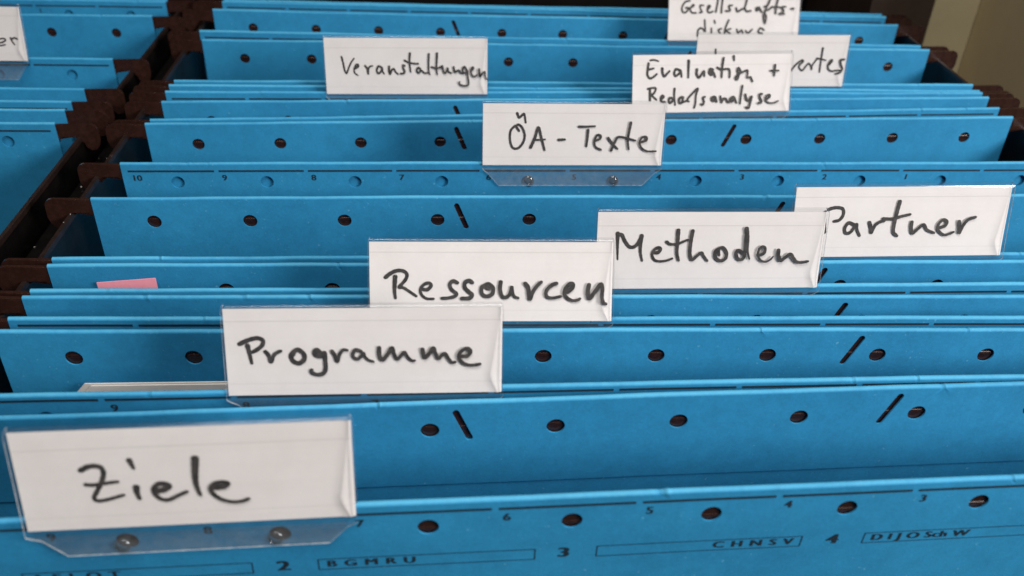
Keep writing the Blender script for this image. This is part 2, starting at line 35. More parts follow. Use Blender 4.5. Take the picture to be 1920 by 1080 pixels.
# ---------------------------------------------------------------- materials
def mat(name):
    m = bpy.data.materials.new(name); m.use_nodes = True
    nt = m.node_tree; return m, nt, nt.nodes['Principled BSDF']
def N(nt, t, **kw):
    n = nt.nodes.new(t)
    for k, v in kw.items(): setattr(n, k, v)
    return n
def L(nt, a, b): nt.links.new(a, b)
def noise(nt, vec, scale, detail=3, rough=.6):
    n = N(nt, 'ShaderNodeTexNoise'); n.inputs['Scale'].default_value = scale; n.inputs['Detail'].default_value = detail
    n.inputs['Roughness'].default_value = rough; L(nt, vec, n.inputs['Vector']); return n
def ramp(nt, fac, stops):
    r = N(nt, 'ShaderNodeValToRGB'); L(nt, fac, r.inputs[0]); e = r.color_ramp.elements
    while len(e) < len(stops): e.new(0.5)
    for el, (p, c) in zip(e, stops): el.position = p; el.color = (*c, 1)
    return r
def mixc(nt, fac, a, b, mode='MIX'):
    n = N(nt, 'ShaderNodeMix', data_type='RGBA', blend_type=mode)
    for s, v in ((n.inputs[0], fac), (n.inputs[6], a), (n.inputs[7], b)):
        if hasattr(v, 'links') or hasattr(v, 'is_linked'): L(nt, v, s)
        elif isinstance(v, (int, float)): s.default_value = v
        else: s.default_value = (*v, 1)
    return n.outputs[2]
def bump(nt, h, strength, dist, b):
    n = N(nt, 'ShaderNodeBump'); n.inputs['Strength'].default_value = strength; n.inputs['Distance'].default_value = dist
    L(nt, h, n.inputs['Height']); L(nt, n.outputs[0], b.inputs['Normal'])

def card_blue(name, base):
    m, nt, b = mat(name)
    tc = N(nt, 'ShaderNodeTexCoord'); v = tc.outputs['Object']
    oi = N(nt, 'ShaderNodeObjectInfo')
    off = N(nt, 'ShaderNodeVectorMath', operation='ADD'); L(nt, v, off.inputs[0])
    sc_ = N(nt, 'ShaderNodeVectorMath', operation='SCALE'); L(nt, oi.outputs['Location'], sc_.inputs[0]); sc_.inputs['Scale'].default_value = 7
    L(nt, sc_.outputs[0], off.inputs[1]); v = off.outputs[0]
    fine = noise(nt, v, 1500, 4, .7); mid = noise(nt, v, 240, 4, .7); big = noise(nt, v, 26, 3, .6)
    c1 = ramp(nt, fine.outputs[0], [(.25, tuple(x*.72 for x in base)), (.75, tuple(x*1.24 for x in base))]).outputs[0]
    c2 = mixc(nt, .42, c1, ramp(nt, mid.outputs[0], [(.3, tuple(x*.66 for x in base)), (.7, tuple(x*1.3 for x in base))]).outputs[0])
    c2 = mixc(nt, .4, c2, ramp(nt, big.outputs[0], [(.35, tuple(x*.78 for x in base)), (.65, (base[0]*1.3, base[1]*1.14, base[2]*1.08))]).outputs[0])
    # pale paper fibres
    fib = noise(nt, v, 900, 2, .5); fr = ramp(nt, fib.outputs[0], [(.70, (0, 0, 0)), (.80, (1, 1, 1))])
    mulf = N(nt, 'ShaderNodeMath', operation='MULTIPLY'); L(nt, fr.outputs[0], mulf.inputs[0]); mulf.inputs[1].default_value = .6
    c2 = mixc(nt, mulf.outputs[0], c2, (.16, .46, .66))
    # wear along the folded top edge, with the bright rim highlight painted in
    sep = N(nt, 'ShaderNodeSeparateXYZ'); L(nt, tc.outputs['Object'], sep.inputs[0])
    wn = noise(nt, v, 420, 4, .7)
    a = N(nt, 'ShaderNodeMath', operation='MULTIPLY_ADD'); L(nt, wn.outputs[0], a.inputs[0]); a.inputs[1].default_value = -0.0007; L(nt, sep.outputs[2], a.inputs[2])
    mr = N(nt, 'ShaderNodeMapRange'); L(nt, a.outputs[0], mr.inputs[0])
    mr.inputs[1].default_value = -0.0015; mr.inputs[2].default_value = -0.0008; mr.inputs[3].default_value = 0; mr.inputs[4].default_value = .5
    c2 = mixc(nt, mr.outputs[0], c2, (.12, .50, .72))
    L(nt, c2, b.inputs['Base Color'])
    b.inputs['Roughness'].default_value = .62; b.inputs['Specular IOR Level'].default_value = .28
    bump(nt, fine.outputs[0], .35, .00012, b)
    return m
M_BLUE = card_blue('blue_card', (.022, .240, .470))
M_INK, nt, b = mat('print_ink'); b.inputs['Base Color'].default_value = (.010, .022, .035, 1); b.inputs['Roughness'].default_value = .55
def simple(name, c1, c2, scale, rough, spec=.5, bmp=0, stretch=(1, 1, 1)):
    m, nt, b = mat(name); tc = N(nt, 'ShaderNodeTexCoord')
    mp = N(nt, 'ShaderNodeMapping'); L(nt, tc.outputs['Object'], mp.inputs[0]); mp.inputs['Scale'].default_value = stretch
    n = noise(nt, mp.outputs[0], scale, 4, .65)
    L(nt, ramp(nt, n.outputs[0], [(.3, c1), (.7, c2)]).outputs[0], b.inputs['Base Color'])
    b.inputs['Roughness'].default_value = rough; b.inputs['Specular IOR Level'].default_value = spec
    if bmp: bump(nt, n.outputs[0], .5, bmp, b)
    return m
M_BROWN = simple('brown_plastic', (.019, .0075, .0055), (.034, .014, .010), 500, .27, .5, .00004)
M_RAIL = simple('brown_painted_metal', (.009, .0055, .0045), (.024, .012, .009), 300, .42, .5, .00005)
M_BLACK = simple('black_painted_metal', (.002, .0018, .0018), (.006, .005, .0045), 200, .36, .4, .00005)
M_PEN = simple('marker_ink', (.010, .008, .0075), (.060, .052, .048), 700, .6, .3)
M_PINK = simple('pink_paper', (.92, .33, .41), (.96, .38, .46), 700, .7, .2, .00003)
M_PAPER = simple('white_paper', (.66, .63, .58), (.76, .73, .68), 300, .7, .2, .00003, (1, 1, 14))
M_BEIGE = simple('beige_wall_paint', (.40, .34, .205), (.44, .37, .225), 60, .8, .2)
M_BEIGE_SIDE = simple('beige_wall_side_paint', (.44, .35, .20), (.48, .38, .22), 60, .8, .2)  # one beige wall, each face's share of light tuned into its colour
M_CAB = simple('dark_cabinet_paint', (.0025, .002, .002), (.005, .004, .0035), 90, .7, .1)
M_CABF = simple('brown_cabinet_paint', (.035, .022, .016), (.05, .032, .022), 90, .6, .3)
M_DUST = simple('dust', (.5, .45, .4), (.7, .66, .6), 500, .9, .1)

def white_card():
    m, nt, b = mat('white_card'); tc = N(nt, 'ShaderNodeTexCoord'); v = tc.outputs['Object']
    base = (.76, .718, .695)
    f = noise(nt, v, 1300, 3, .6); g = noise(nt, v, 90, 3, .6)
    mp = N(nt, 'ShaderNodeMapping'); L(nt, v, mp.inputs[0]); mp.inputs['Scale'].default_value = (14, 14, 900)
    st = noise(nt, mp.outputs[0], 1.0, 2, .5)
    c = ramp(nt, f.outputs[0], [(.3, tuple(x*.93 for x in base)), (.7, base)]).outputs[0]
    c = mixc(nt, .5, c, ramp(nt, st.outputs[0], [(.35, tuple(x*.95 for x in base)), (.65, base)]).outputs[0])
    c = mixc(nt, .3, c, ramp(nt, g.outputs[0], [(.35, (.66, .61, .585)), (.65, (.77, .735, .715))]).outputs[0])
    sep = N(nt, 'ShaderNodeSeparateXYZ'); L(nt, v, sep.inputs[0])
    for zc, wd, am in ((.0172, .00022, .45), (.0030, .00025, .2)):
        d = N(nt, 'ShaderNodeMath', operation='SUBTRACT'); L(nt, sep.outputs[2], d.inputs[0]); d.inputs[1].default_value = zc
        ab = N(nt, 'ShaderNodeMath', operation='ABSOLUTE'); L(nt, d.outputs[0], ab.inputs[0])
        mr = N(nt, 'ShaderNodeMapRange'); L(nt, ab.outputs[0], mr.inputs[0]); mr.inputs[1].default_value = 0; mr.inputs[2].default_value = wd; mr.inputs[3].default_value = am; mr.inputs[4].default_value = 0
        c = mixc(nt, mr.outputs[0], c, (.45, .42, .40))
    L(nt, c, b.inputs['Base Color']); b.inputs['Roughness'].default_value = .6; b.inputs['Specular IOR Level'].default_value = .25
    bump(nt, st.outputs[0], .25, .00006, b)
    return m
M_CARD = white_card()
def clear(name, haze, tint, rough, spec=.03):
    m = bpy.data.materials.new(name); m.use_nodes = True; nt = m.node_tree; nt.nodes.clear()
    out = N(nt, 'ShaderNodeOutputMaterial'); tr = N(nt, 'ShaderNodeBsdfTransparent'); tr.inputs[0].default_value = (*tint, 1)
    gl = N(nt, 'ShaderNodeBsdfGlossy'); gl.inputs['Roughness'].default_value = rough; gl.inputs[0].default_value = (.6, .62, .64, 1)
    df = N(nt, 'ShaderNodeBsdfDiffuse'); df.inputs[0].default_value = (.62, .66, .68, 1)
    lw = N(nt, 'ShaderNodeLayerWeight'); lw.inputs[0].default_value = .5
    pw = N(nt, 'ShaderNodeMath', operation='POWER'); L(nt, lw.outputs['Facing'], pw.inputs[0]); pw.inputs[1].default_value = 5
    fr = N(nt, 'ShaderNodeMath', operation='MULTIPLY_ADD'); L(nt, pw.outputs[0], fr.inputs[0]); fr.inputs[1].default_value = .4; fr.inputs[2].default_value = spec
    tc = N(nt, 'ShaderNodeTexCoord'); ns = noise(nt, tc.outputs['Object'], 420, 4, .7)
    mr = N(nt, 'ShaderNodeMapRange'); L(nt, ns.outputs[0], mr.inputs[0]); mr.inputs[1].default_value = .35; mr.inputs[2].default_value = .75
    mr.inputs[3].default_value = haze*.6; mr.inputs[4].default_value = haze*1.6
    m1 = N(nt, 'ShaderNodeMixShader'); L(nt, mr.outputs[0], m1.inputs[0]); L(nt, tr.outputs[0], m1.inputs[1]); L(nt, df.outputs[0], m1.inputs[2])
    m2 = N(nt, 'ShaderNodeMixShader'); L(nt, fr.outputs[0], m2.inputs[0]); L(nt, m1.outputs[0], m2.inputs[1]); L(nt, gl.outputs[0], m2.inputs[2])
    L(nt, m2.outputs[0], out.inputs[0]); return m
M_CLEAR = clear('clear_plastic', .010, (.99, .993, .995), .09)
M_FOOT = clear('hazy_plastic_foot', .085, (.93, .935, .94), .16)
M_EDGE = clear('clear_plastic_edge', .62, (.6, .66, .7), .12)
M_PEG = clear('cloudy_plastic', .05, (.74, .73, .72), .07, .14)

# ---------------------------------------------------------------- mesh helpers (millimetres in, metres out)
def finish(name, bm, m, parent=None, smooth=False, mats=None):
    me = bpy.data.meshes.new(name)
    for v in bm.verts: v.co *= MM
    bm.normal_update(); bm.to_mesh(me); bm.free()
    for mm in (mats or [m]): me.materials.append(mm)
    if smooth:
        for p in me.polygons: p.use_smooth = True
        me.set_sharp_from_angle(angle=math.radians(38))
    o = bpy.data.objects.new(name, me); C.objects.link(o)
    if parent: o.parent = parent
    return o
def box(bm, x0, x1, y0, y1, z0, z1):
    v = [bm.verts.new((x, y, z)) for x in (x0, x1) for y in (y0, y1) for z in (z0, z1)]
    for f in ((0,1,3,2), (4,6,7,5), (0,4,5,1), (2,3,7,6), (0,2,6,4), (1,5,7,3)): bm.faces.new([v[i] for i in f])
def empty(name, loc, rot=None):
    o = bpy.data.objects.new(name, None); o.empty_display_size = .01; C.objects.link(o); o.location = Vector(loc)*MM
    if rot is not None: o.rotation_euler = rot
    return o
def tag(o, label=None, cat=None, group=None, kind=None):
    if label: o['label'] = label
    if cat: o['category'] = cat
    if group: o['group'] = group
    if kind: o['kind'] = kind
    return o
def sweep(bm, prof, th, xs):
    """sheet of card: a (y,z) path extruded along x with thickness th; prof may give a half-width per point"""
    n = len(prof); nor = []
    for i in range(n):
        a = prof[max(i-1, 0)]; b = prof[min(i+1, n-1)]
        d = Vector((b[0]-a[0], b[1]-a[1])); d.normalize(); nor.append((-d[1], d[0]))
    def P(i, x, s):
        y, z = prof[i][0]+nor[i][0]*th*s, prof[i][1]+nor[i][1]*th*s
        k = prof[i][2] if len(prof[i]) > 2 else 1
        return bm.verts.new((x*k, y, z))
    A = [[P(i, x, 0) for x in xs] for i in range(n)]; B = [[P(i, x, 1) for x in xs] for i in range(n)]
    main = []; rim = []
    m = len(xs)
    for i in range(n-1):
        for j in range(m-1):
            main.append(bm.faces.new((A[i][j], A[i][j+1], A[i+1][j+1], A[i+1][j])))
            main.append(bm.faces.new((B[i][j], B[i+1][j], B[i+1][j+1], B[i][j+1])))
        rim.append(bm.faces.new((A[i][0], A[i+1][0], B[i+1][0], B[i][0])))
        rim.append(bm.faces.new((A[i][-1], B[i][-1], B[i+1][-1], A[i+1][-1])))
    for i in (0, n-1):
        for j in range(m-1):
            q = (A[i][j], B[i][j], B[i][j+1], A[i][j+1]); rim.append(bm.faces.new(q if i else q[::-1]))
    return main, rim

HALF = 156.8; PITCH = 28.0; HEM = 25.5; BOT = 232
def frange(a, b, n): return [a+(b-a)*i/n for i in range(n+1)]
def nicks(seed):
    if seed == 11: return [(-11.3, 1.3, .35), (61.0, .5, .12), (-92, .6, .15)]
    r = random.Random(seed*3+1); return [(r.uniform(-150, 150), r.uniform(.4, 1.1), r.uniform(.06, .2)) for _ in range(4)]
def dense(seed, n):
    xs = set(round(x, 3) for x in frange(-HALF, HALF, n))
    for c, wd, dp in nicks(seed):
        for k in range(-6, 13): xs.add(round(c+wd*k/6, 3))
    xs = sorted(xs); out = [xs[0]]
    for x in xs[1:]:
        if x-out[-1] > .05: out.append(x)
    out[0] = -HALF; out[-1] = HALF; return out
def warp_fn(seed):
    r = random.Random(seed); p = [r.uniform(0, 6.28) for _ in range(6)]; a = r.uniform(.8, 1.5)
    nk = nicks(seed)
    def f(x):
        return (-.13*abs(a*(.6*math.sin(x/41+p[0])+.3*math.sin(x/15+p[1]))),
                a*(.12*math.sin(x/33+p[3])+.05*math.sin(x/8+p[4])+.025*math.sin(x/3.1+p[5])))
    f.nick = lambda x: sum(-dp*max(0, 1-abs(x-c)/wd)+dp*.7*max(0, 1-abs(x-c-wd*1.3)/(wd*.6)) for c, wd, dp in nk)
    return f
def perforated(kind, seed):
    """front face of the folded top band with its punched holes (and slots on back panels), card thickness included"""
    bm = bmesh.new(); th = .38; loops = []
    top = -1.2; zb = -HEM if kind == 'B' else -46.0
    xs = dense(seed, 70)
    loops.append([(x, top) for x in xs]+[(HALF, z) for z in (-7, -13, -19)]+[(x, zb) for x in reversed(xs)]+[(-HALF, z) for z in (-19, -13, -7)])
    hz = -8.47 if kind == 'B' else -7.3
    for h in range(11):
        cx = (h-5)*PITCH
        loops.append([(cx+2.1*math.cos(t*math.tau/20), hz+2.1*math.sin(t*math.tau/20)) for t in range(20)])
    if kind == 'B':
        for (ax, az, bx, bz) in ((-50.2, -3.6, -47.3, -11.0), (50.7, -3.2, 47.7, -10.7)):
            a = math.atan2(bz-az, bx-ax); r = .82; lp = []
            for t in range(7): q = a+math.pi/2+math.pi*t/6; lp.append((ax+r*math.cos(q), az+r*math.sin(q)))
            for t in range(7): q = a-math.pi/2+math.pi*t/6; lp.append((bx+r*math.cos(q), bz+r*math.sin(q)))
            loops.append(lp)
    pts = []; segs = []
    for lp in loops:
        k = len(pts); pts += [Vector(p) for p in lp]; segs += [(k+i, k+(i+1) % len(lp)) for i in range(len(lp))]
    caps = [((h-5)*PITCH, hz, (h-5)*PITCH+.001, hz, 2.1) for h in range(11)]
    if kind == 'B': caps += [(-50.2, -3.6, -47.3, -11.0, .82), (50.7, -3.2, 47.7, -10.7, .82)]
    def inside(x, z, grow=0):
        for ax, az, bx, bz, rad in caps:
            dx, dz = bx-ax, bz-az; t = max(0, min(1, ((x-ax)*dx+(z-az)*dz)/(dx*dx+dz*dz)))
            if math.hypot(x-ax-t*dx, z-az-t*dz) < rad+grow: return True
        return False
    for z in (-2.6, -4.2, -5.8, -8.4, -11.2, -13.6, -16.5, -20, -23)+((-26, -30, -36, -41) if kind == 'F' else ()):
        for x in frange(-HALF, HALF, 70)[1:-1]:
            if not inside(x, z, .7): pts.append(Vector((x+.01, z)))
    from mathutils.geometry import delaunay_2d_cdt
    V2, E2, F2, *_ = delaunay_2d_cdt(pts, segs, [], 1, 1e-5)
    vs = [bm.verts.new((p[0], 0, p[1])) for p in V2]
    for f in F2:
        cx = sum(V2[i][0] for i in f)/len(f); cz = sum(V2[i][1] for i in f)/len(f)
        if not inside(cx, cz): bm.faces.new([vs[i] for i in f])
    for v in [v for v in bm.verts if not v.link_faces]: bm.verts.remove(v)
    bmesh.ops.recalc_face_normals(bm, faces=bm.faces)
    for f in bm.faces:
        if f.normal.y > 0: f.normal_flip()
    ext = bmesh.ops.extrude_face_region(bm, geom=list(bm.faces))
    for g in ext['geom']:
        if isinstance(g, bmesh.types.BMVert): g.co.y += th
    bmesh.ops.recalc_face_normals(bm, faces=bm.faces)
    return bm
def panel(kind, seed, mid, parent, name):
    """kind F: printed near sheet runs down; kind B: near flap ends in a glued hem, sheet behind runs down. mid: y of the folder's bottom fold"""
    bm = perforated(kind, seed)
    yt = -.70; yb = -.1 if kind == 'F' else -.66
    def near(z): return yt+(yb-yt)*min(1, max(0, (-z-11)/(HEM-11)))
    def low(z): k = max(0, -z-HEM)/(BOT-HEM); return mid*k**1.15
    for v in bm.verts: v.co.y += near(v.co.z)+(low(v.co.z) if kind == 'F' else 0)
    xs = dense(seed, 70)
    arc = [(yt+.001+.70*(1-math.cos(t*math.pi/10)), -1.2+.68*math.sin(t*math.pi/10)) for t in range(11)]
    lowz = [-HEM-8, -HEM-20.5, -60, -110, -170, -BOT]
    if kind == 'F':
        sweep(bm, [(low(z)+yb, z) for z in lowz[1:]], -.38, xs)      # near sheet going on down
        sweep(bm, arc+[(.75, -8), (.6, -HEM+1.5)], -.38, xs)                      # roll and rear hem
    else:
        sweep(bm, arc+[(.68, -8), (.2, -HEM+2), (0, -HEM-1)]+[(low(z), z) for z in lowz], -.38, xs)
    f = warp_fn(seed)
    for v in bm.verts:
        dy, dz = f(v.co.x); k = 1 if v.co.z > -HEM-1 else .6
        nk = f.nick(v.co.x) if v.co.z > -1.3 else 0; dz += nk; dy -= nk*.6
        v.co.y += dy*k+.3; v.co.z += (dz if v.co.z > -3 else dz*.3)
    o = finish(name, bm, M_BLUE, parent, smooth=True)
    return o
# ---- printing: the 10..1 scale and the letter boxes, one flat print per front panel
def text_polys(s, size, x, z, bold=0, wide=1.0, align='LEFT', spacing=1.0, shear=0):
    cu = bpy.data.curves.new('t', 'FONT'); cu.body = s; cu.size = size; cu.align_x = align; cu.offset = bold; cu.space_character = spacing
    cu.resolution_u = 3; cu.shear = shear
    ob = bpy.data.objects.new('t', cu); C.objects.link(ob)
    dg = bpy.context.evaluated_depsgraph_get(); me = bpy.data.meshes.new_from_object(ob.evaluated_get(dg))
    out = [[(me.vertices[i].co.x*wide+x, me.vertices[i].co.y+z) for i in p.vertices] for p in me.polygons]
    bpy.data.objects.remove(ob); bpy.data.curves.remove(cu); bpy.data.meshes.remove(me)
    return out
def rect(x0, x1, z0, z1): return [[(x0, z0), (x1, z0), (x1, z1), (x0, z1)]]
def print_layout():
    P = []; T = []
    def heavy(polys_fn, dx):
        for k, o in enumerate((-dx, 0, dx)):
            T.extend((pl, .004+.004*k) for pl in polys_fn(o))
    for j in range(11):
        x0 = -154.8+28.1*j; x1 = x0+26.7
        if j == 10: x1 = 155
        for a, b in zip(frange(x0, x1, 6)[:-1], frange(x0, x1, 6)[1:]): P += rect(a, b, -3.80, -3.20)
        if j < 10: heavy(lambda o: text_polys(str(10-j), 2.8, x0+.8+o, -6.8, 0, 1.15), .09)
    def frame_box(x0, x1, z0, z1):
        t = .2; n = 8
        for a, b in zip(frange(x0, x1, n)[:-1], frange(x0, x1, n)[1:]): P.extend(rect(a, b, z0, z0+t)); P.extend(rect(a, b, z1-t, z1))
        P.extend(rect(x0, x0+t, z0+t, z1-t)); P.extend(rect(x1-t, x1, z0+t, z1-t))
    for k, (bx, letters, al) in enumerate(((-133.2, 'A F L Q T', 'LEFT'), (-77.7, 'B G M R U', 'LEFT'), (-22.3, 'C H N S V', 'RIGHT'), (34.0, 'D I J O Sch W', 'LEFT'), (90.0, '', 'LEFT'))):
        frame_box(bx, bx+43, -19.25, -15.85)
        if letters:
            heavy(lambda o: text_polys(letters, 2.75, (bx+1.7 if al == 'LEFT' else bx+42-.8)+o, -18.35, 0, 1.25, al, 1.06 if k == 3 else 1.14), .15)
        if k: heavy(lambda o: text_polys(str(k+1), 4.2, bx-7.9+o, -18.75, 0, 1.2), .25)
    return [(p, 0) for p in P]+T
PRINT = print_layout()
def add_print(seed, parent, up=0):
    bm = bmesh.new(); f = warp_fn(seed); cache = {}
    for pl, lift in PRINT:
        vs = []
        for x, z in pl:
            k = (round(x, 3), round(z, 3), )
            y = -.70+.60*min(1, max(0, (-z-11)/(HEM-11)))
            dy, dz = f(x); vs.append(bm.verts.new((x, y+dy+.20-lift, z+dz*.3+up)))
        try: bm.faces.new(vs)
        except ValueError: pass
    bmesh.ops.recalc_face_normals(bm, faces=bm.faces)
    return finish('printed_scale', bm, M_INK, parent)
# ---- brown bar with a hook at each end, shared by every folder
def hook_outline():
    pts = [(0, -1.0), (11.2, -.75)]
    for t in range(5): q = math.pi/2-math.pi/2*t/4; pts.append((11.6+2.2*math.cos(q), -3.0+2.2*math.sin(q)))
    pts += [(13.9, -6.6), (13.4, -8.6), (12.2, -10.0), (10.6, -10.3), (9.2, -9.3), (8.3, -7.4), (7.6, -5.9), (6.4, -5.3), (2.0, -5.3), (.6, -6.2), (0, -8.5)]
    return pts
def bar_mesh(deep):
    bm = bmesh.new()
    if deep: half = [(.13, -2.0), (.13, -7.55), (.19, -7.60), (.25, -7.72), (.29, -7.95), (.29, -8.25), (.2, -8.5), (.13, -8.6), (.13, -11.2)]
    else: half = [(.16, -2.0), (.16, -4.6), (.24, -4.9), (.16, -5.2)]
    prof = [(-y, z) for y, z in half]+[(y, z) for y, z in reversed(half)]
    xs = [-HALF+.5, HALF-.5]
    rings = [[bm.verts.new((x, y, z)) for y, z in prof] for x in xs]
    n = len(prof)
    for i in range(n): bm.faces.new((rings[0][i], rings[0][(i+1) % n], rings[1][(i+1) % n], rings[1][i]))
    for s in (-1, 1):
        o = hook_outline(); th = .55
        fr = [bm.verts.new((s*(HALF-.3+x), -th, z)) for x, z in o]; bk = [bm.verts.new((s*(HALF-.3+x), th, z)) for x, z in o]
        m = len(o)
        for i in range(m): bm.faces.new((fr[i], fr[(i+1) % m], bk[(i+1) % m], bk[i]))
        a = bm.faces.new(fr); b = bm.faces.new(bk[::-1]); bmesh.ops.triangulate(bm, faces=[a, b])
    bmesh.ops.recalc_face_normals(bm, faces=bm.faces)
    o = finish('hook_bar', bm, M_BROWN, smooth=True)
    bv = o.modifiers.new('bevel', 'BEVEL'); bv.width = .00018; bv.segments = 2; bv.limit_method = 'ANGLE'
    return o
BARS = {}
def add_bar(parent, rel, deep=True):
    if deep in BARS: o = BARS[deep].copy(); C.objects.link(o)
    else: o = BARS[deep] = bar_mesh(deep)
    o.parent = parent; o.location = rel; return o

# ---------------------------------------------------------------- drawer, cabinet, wall
y0, y1 = -130, 296
drawer = tag(empty('file_drawer', (0, 80, -245)), 'dark brown metal file drawer frame carrying the blue hanging folders', 'drawer')
def part(name, m, fn, smooth=False):
    bm = bmesh.new(); fn(bm)
    for v in bm.verts: v.co -= Vector((0, 80, -245))
    return finish(name, bm, m, drawer, smooth)
for x in (-163.6, 163.6, -178.4):
    part('rail', M_RAIL, lambda bm: (box(bm, x-.6, x+.6, y0, y1, -7.2, -5.6)))
    s = 1 if x < -170 else -1
    part('partition', M_BLACK, lambda bm: box(bm, x-.4, x+.4, y0, y1, -243, -7.4))
part('channel', M_BLACK, lambda bm: (box(bm, -177.2, -164.8, y0, y1, -18.2, -17.0), box(bm, -172.0, -170.6, y0, y1, -16.9, -14.6)))
part('side_panel', M_BLACK, lambda bm: (box(bm, 166.2, 168.0, y0, y1+4, -243, -9.5), box(bm, 164.9, 166.1, y0, y1, -19, -17)))
part('base_panel', M_BLACK, lambda bm: box(bm, -520, 168, y0-4, y1, -247, -245))
part('back_panel', M_BLACK, lambda bm: box(bm, -520, 168, y1+.5, y1+2.2, -243, -14))

cab = tag(empty('cabinet_body', (0, 330, -250)), 'black and brown cabinet body standing behind the folders at the top edge', 'cabinet')
bm = bmesh.new(); box(bm, -560, 157.5, 55, 57, -10, 560); finish('inner_panel', bm, M_CAB, cab)
bm = bmesh.new(); box(bm, 157.6, 189.5, -27, 90, -10, 560); finish('side_frame', bm, M_CABF, cab)
bm = bmesh.new(); box(bm, -560, 157.5, -22, -12, 330, 560); finish('upper_front', bm, M_CAB, cab)

bm = bmesh.new(); box(bm, 190, 213, 303, 350, -260, 330); o = finish('wall_recess', bm, M_BEIGE); tag(o, kind='structure')
bm = bmesh.new(); box(bm, 213.5, 260, 192, 352, -260, 330); o = finish('wall', bm, M_BEIGE_SIDE); tag(o, kind='structure')

# dust on the drawer channel
bm = bmesh.new(); r = random.Random(3)
for i in range(150):
    x = r.uniform(-180, -163); y = r.uniform(40, 190)
    z = -5.5 if (-178.9 < x < -177.9 or -164.1 < x < -163.1) else (-14.5 if -172 < x < -170.6 else -16.95)
    if -177.9 < x < -177.2 or x < -178.9 or -164.8 < x < -164.1 or x > -163.1: continue
    s = r.choice([.05, .06, .08, .08, .12, .2]) * r.uniform(.6, 1.2)
    bmesh.ops.create_icosphere(bm, subdivisions=1, radius=s, matrix=Matrix.Translation((x, y, z+s*.4)) @ Matrix.Diagonal((r.uniform(.6, 1.8), r.uniform(.6, 1.8), .6, 1)))
o = finish('dust', bm, M_DUST); tag(o, kind='stuff')

# ---------------------------------------------------------------- hanging folders
def folder(front, back, label, group, seed):
    """front/back = (y, x0, yaw, z) of each panel's top edge"""
    yf, xf = front[:2]; yb, xb = back[:2]
    base = empty('hanging_folder', (xf, (yf+yb)/2, 0)); tag(base, label, 'folder', group)
    midw = (yf+yb)/2
    for kind, (y, x, a, z, rl), s, nm in (('F', front, seed, 'front_panel'), ('B', back, seed+50, 'back_panel')):
        p = panel(kind, s, midw-y, base, nm)
        p.location = Vector((x-xf, y-midw, z))*MM; p.rotation_euler = (0, -rl, a)
        if kind == 'F': add_print(s, p, {11: .6, 12: 1.5, 13: 1.1, 14: .6, 17: .6}.get(seed, .2))
        b = add_bar(base, (0, 0, 0), kind == 'B' or seed == 11); b.location = Vector((x-xf, y-midw+.3, z-.25))*MM; b.rotation_euler = (0, -rl, a)
    return base
G1 = 'blue hanging folders in the main bay'; G2 = 'blue hanging folders in the left bay'
LAB = ['nearest blue hanging folder, behind the large Ziele tab, with printed letter boxes',
 'blue hanging folder carrying the Programme tab, white papers standing inside it',
 'thin blue hanging folder carrying the Ressourcen tab, just behind the Programme folder',
 'blue hanging folder carrying the Methoden tab, with a pink slip showing inside',
 'blue hanging folder carrying the Partner tab at the right, wide holed back panel',
 'blue hanging folder carrying the low ÖA - Texte tab, scale 10 to 1 clearly visible',
 'blue hanging folder carrying the two-line Evaluation tab',
 'thin blue hanging folder carrying the Veranstaltungen tab',
 'blue hanging folder carrying the half-hidden tab that ends in ertes',
 'blue hanging folder carrying the Gesellschafts tab cut by the top of the picture',
 'farthest blue hanging folder, against the black cabinet']
P_ = [tuple(p) for p in PANELS]
P_.append((P_[20][0]+4.6, 0.4, -.010, .2, -.005))
for i in range(11):
    folder(P_[2*i], P_[2*i+1], LAB[i], G1, 11+i)
LX = -341.9
left = [((155.2, LX-.4, .004, 0), (166.4, LX-.9, .004, 0)), ((174.4, LX-1.3, .002, 0), (186.3, LX-.7, .002, 0)),
        ((217.2, LX+.3, .001, 0), (270.5, LX+1.4, .001, 0)), ((292.0, LX+2, .0, 0), (294.6, LX+2, .0, 0))]
LL = ['nearest blue hanging folder of the left bay, beside the dark divider rail', 'second blue hanging folder of the left bay, pressed close behind the nearest one',
      'blue hanging folder of the left bay carrying the cut-off tab ending in er', 'farthest blue hanging folder of the left bay, at the top left corner']
for i, (a, b_) in enumerate(left): folder(a+(0,), b_+(0,), LL[i], G2, 31+i)

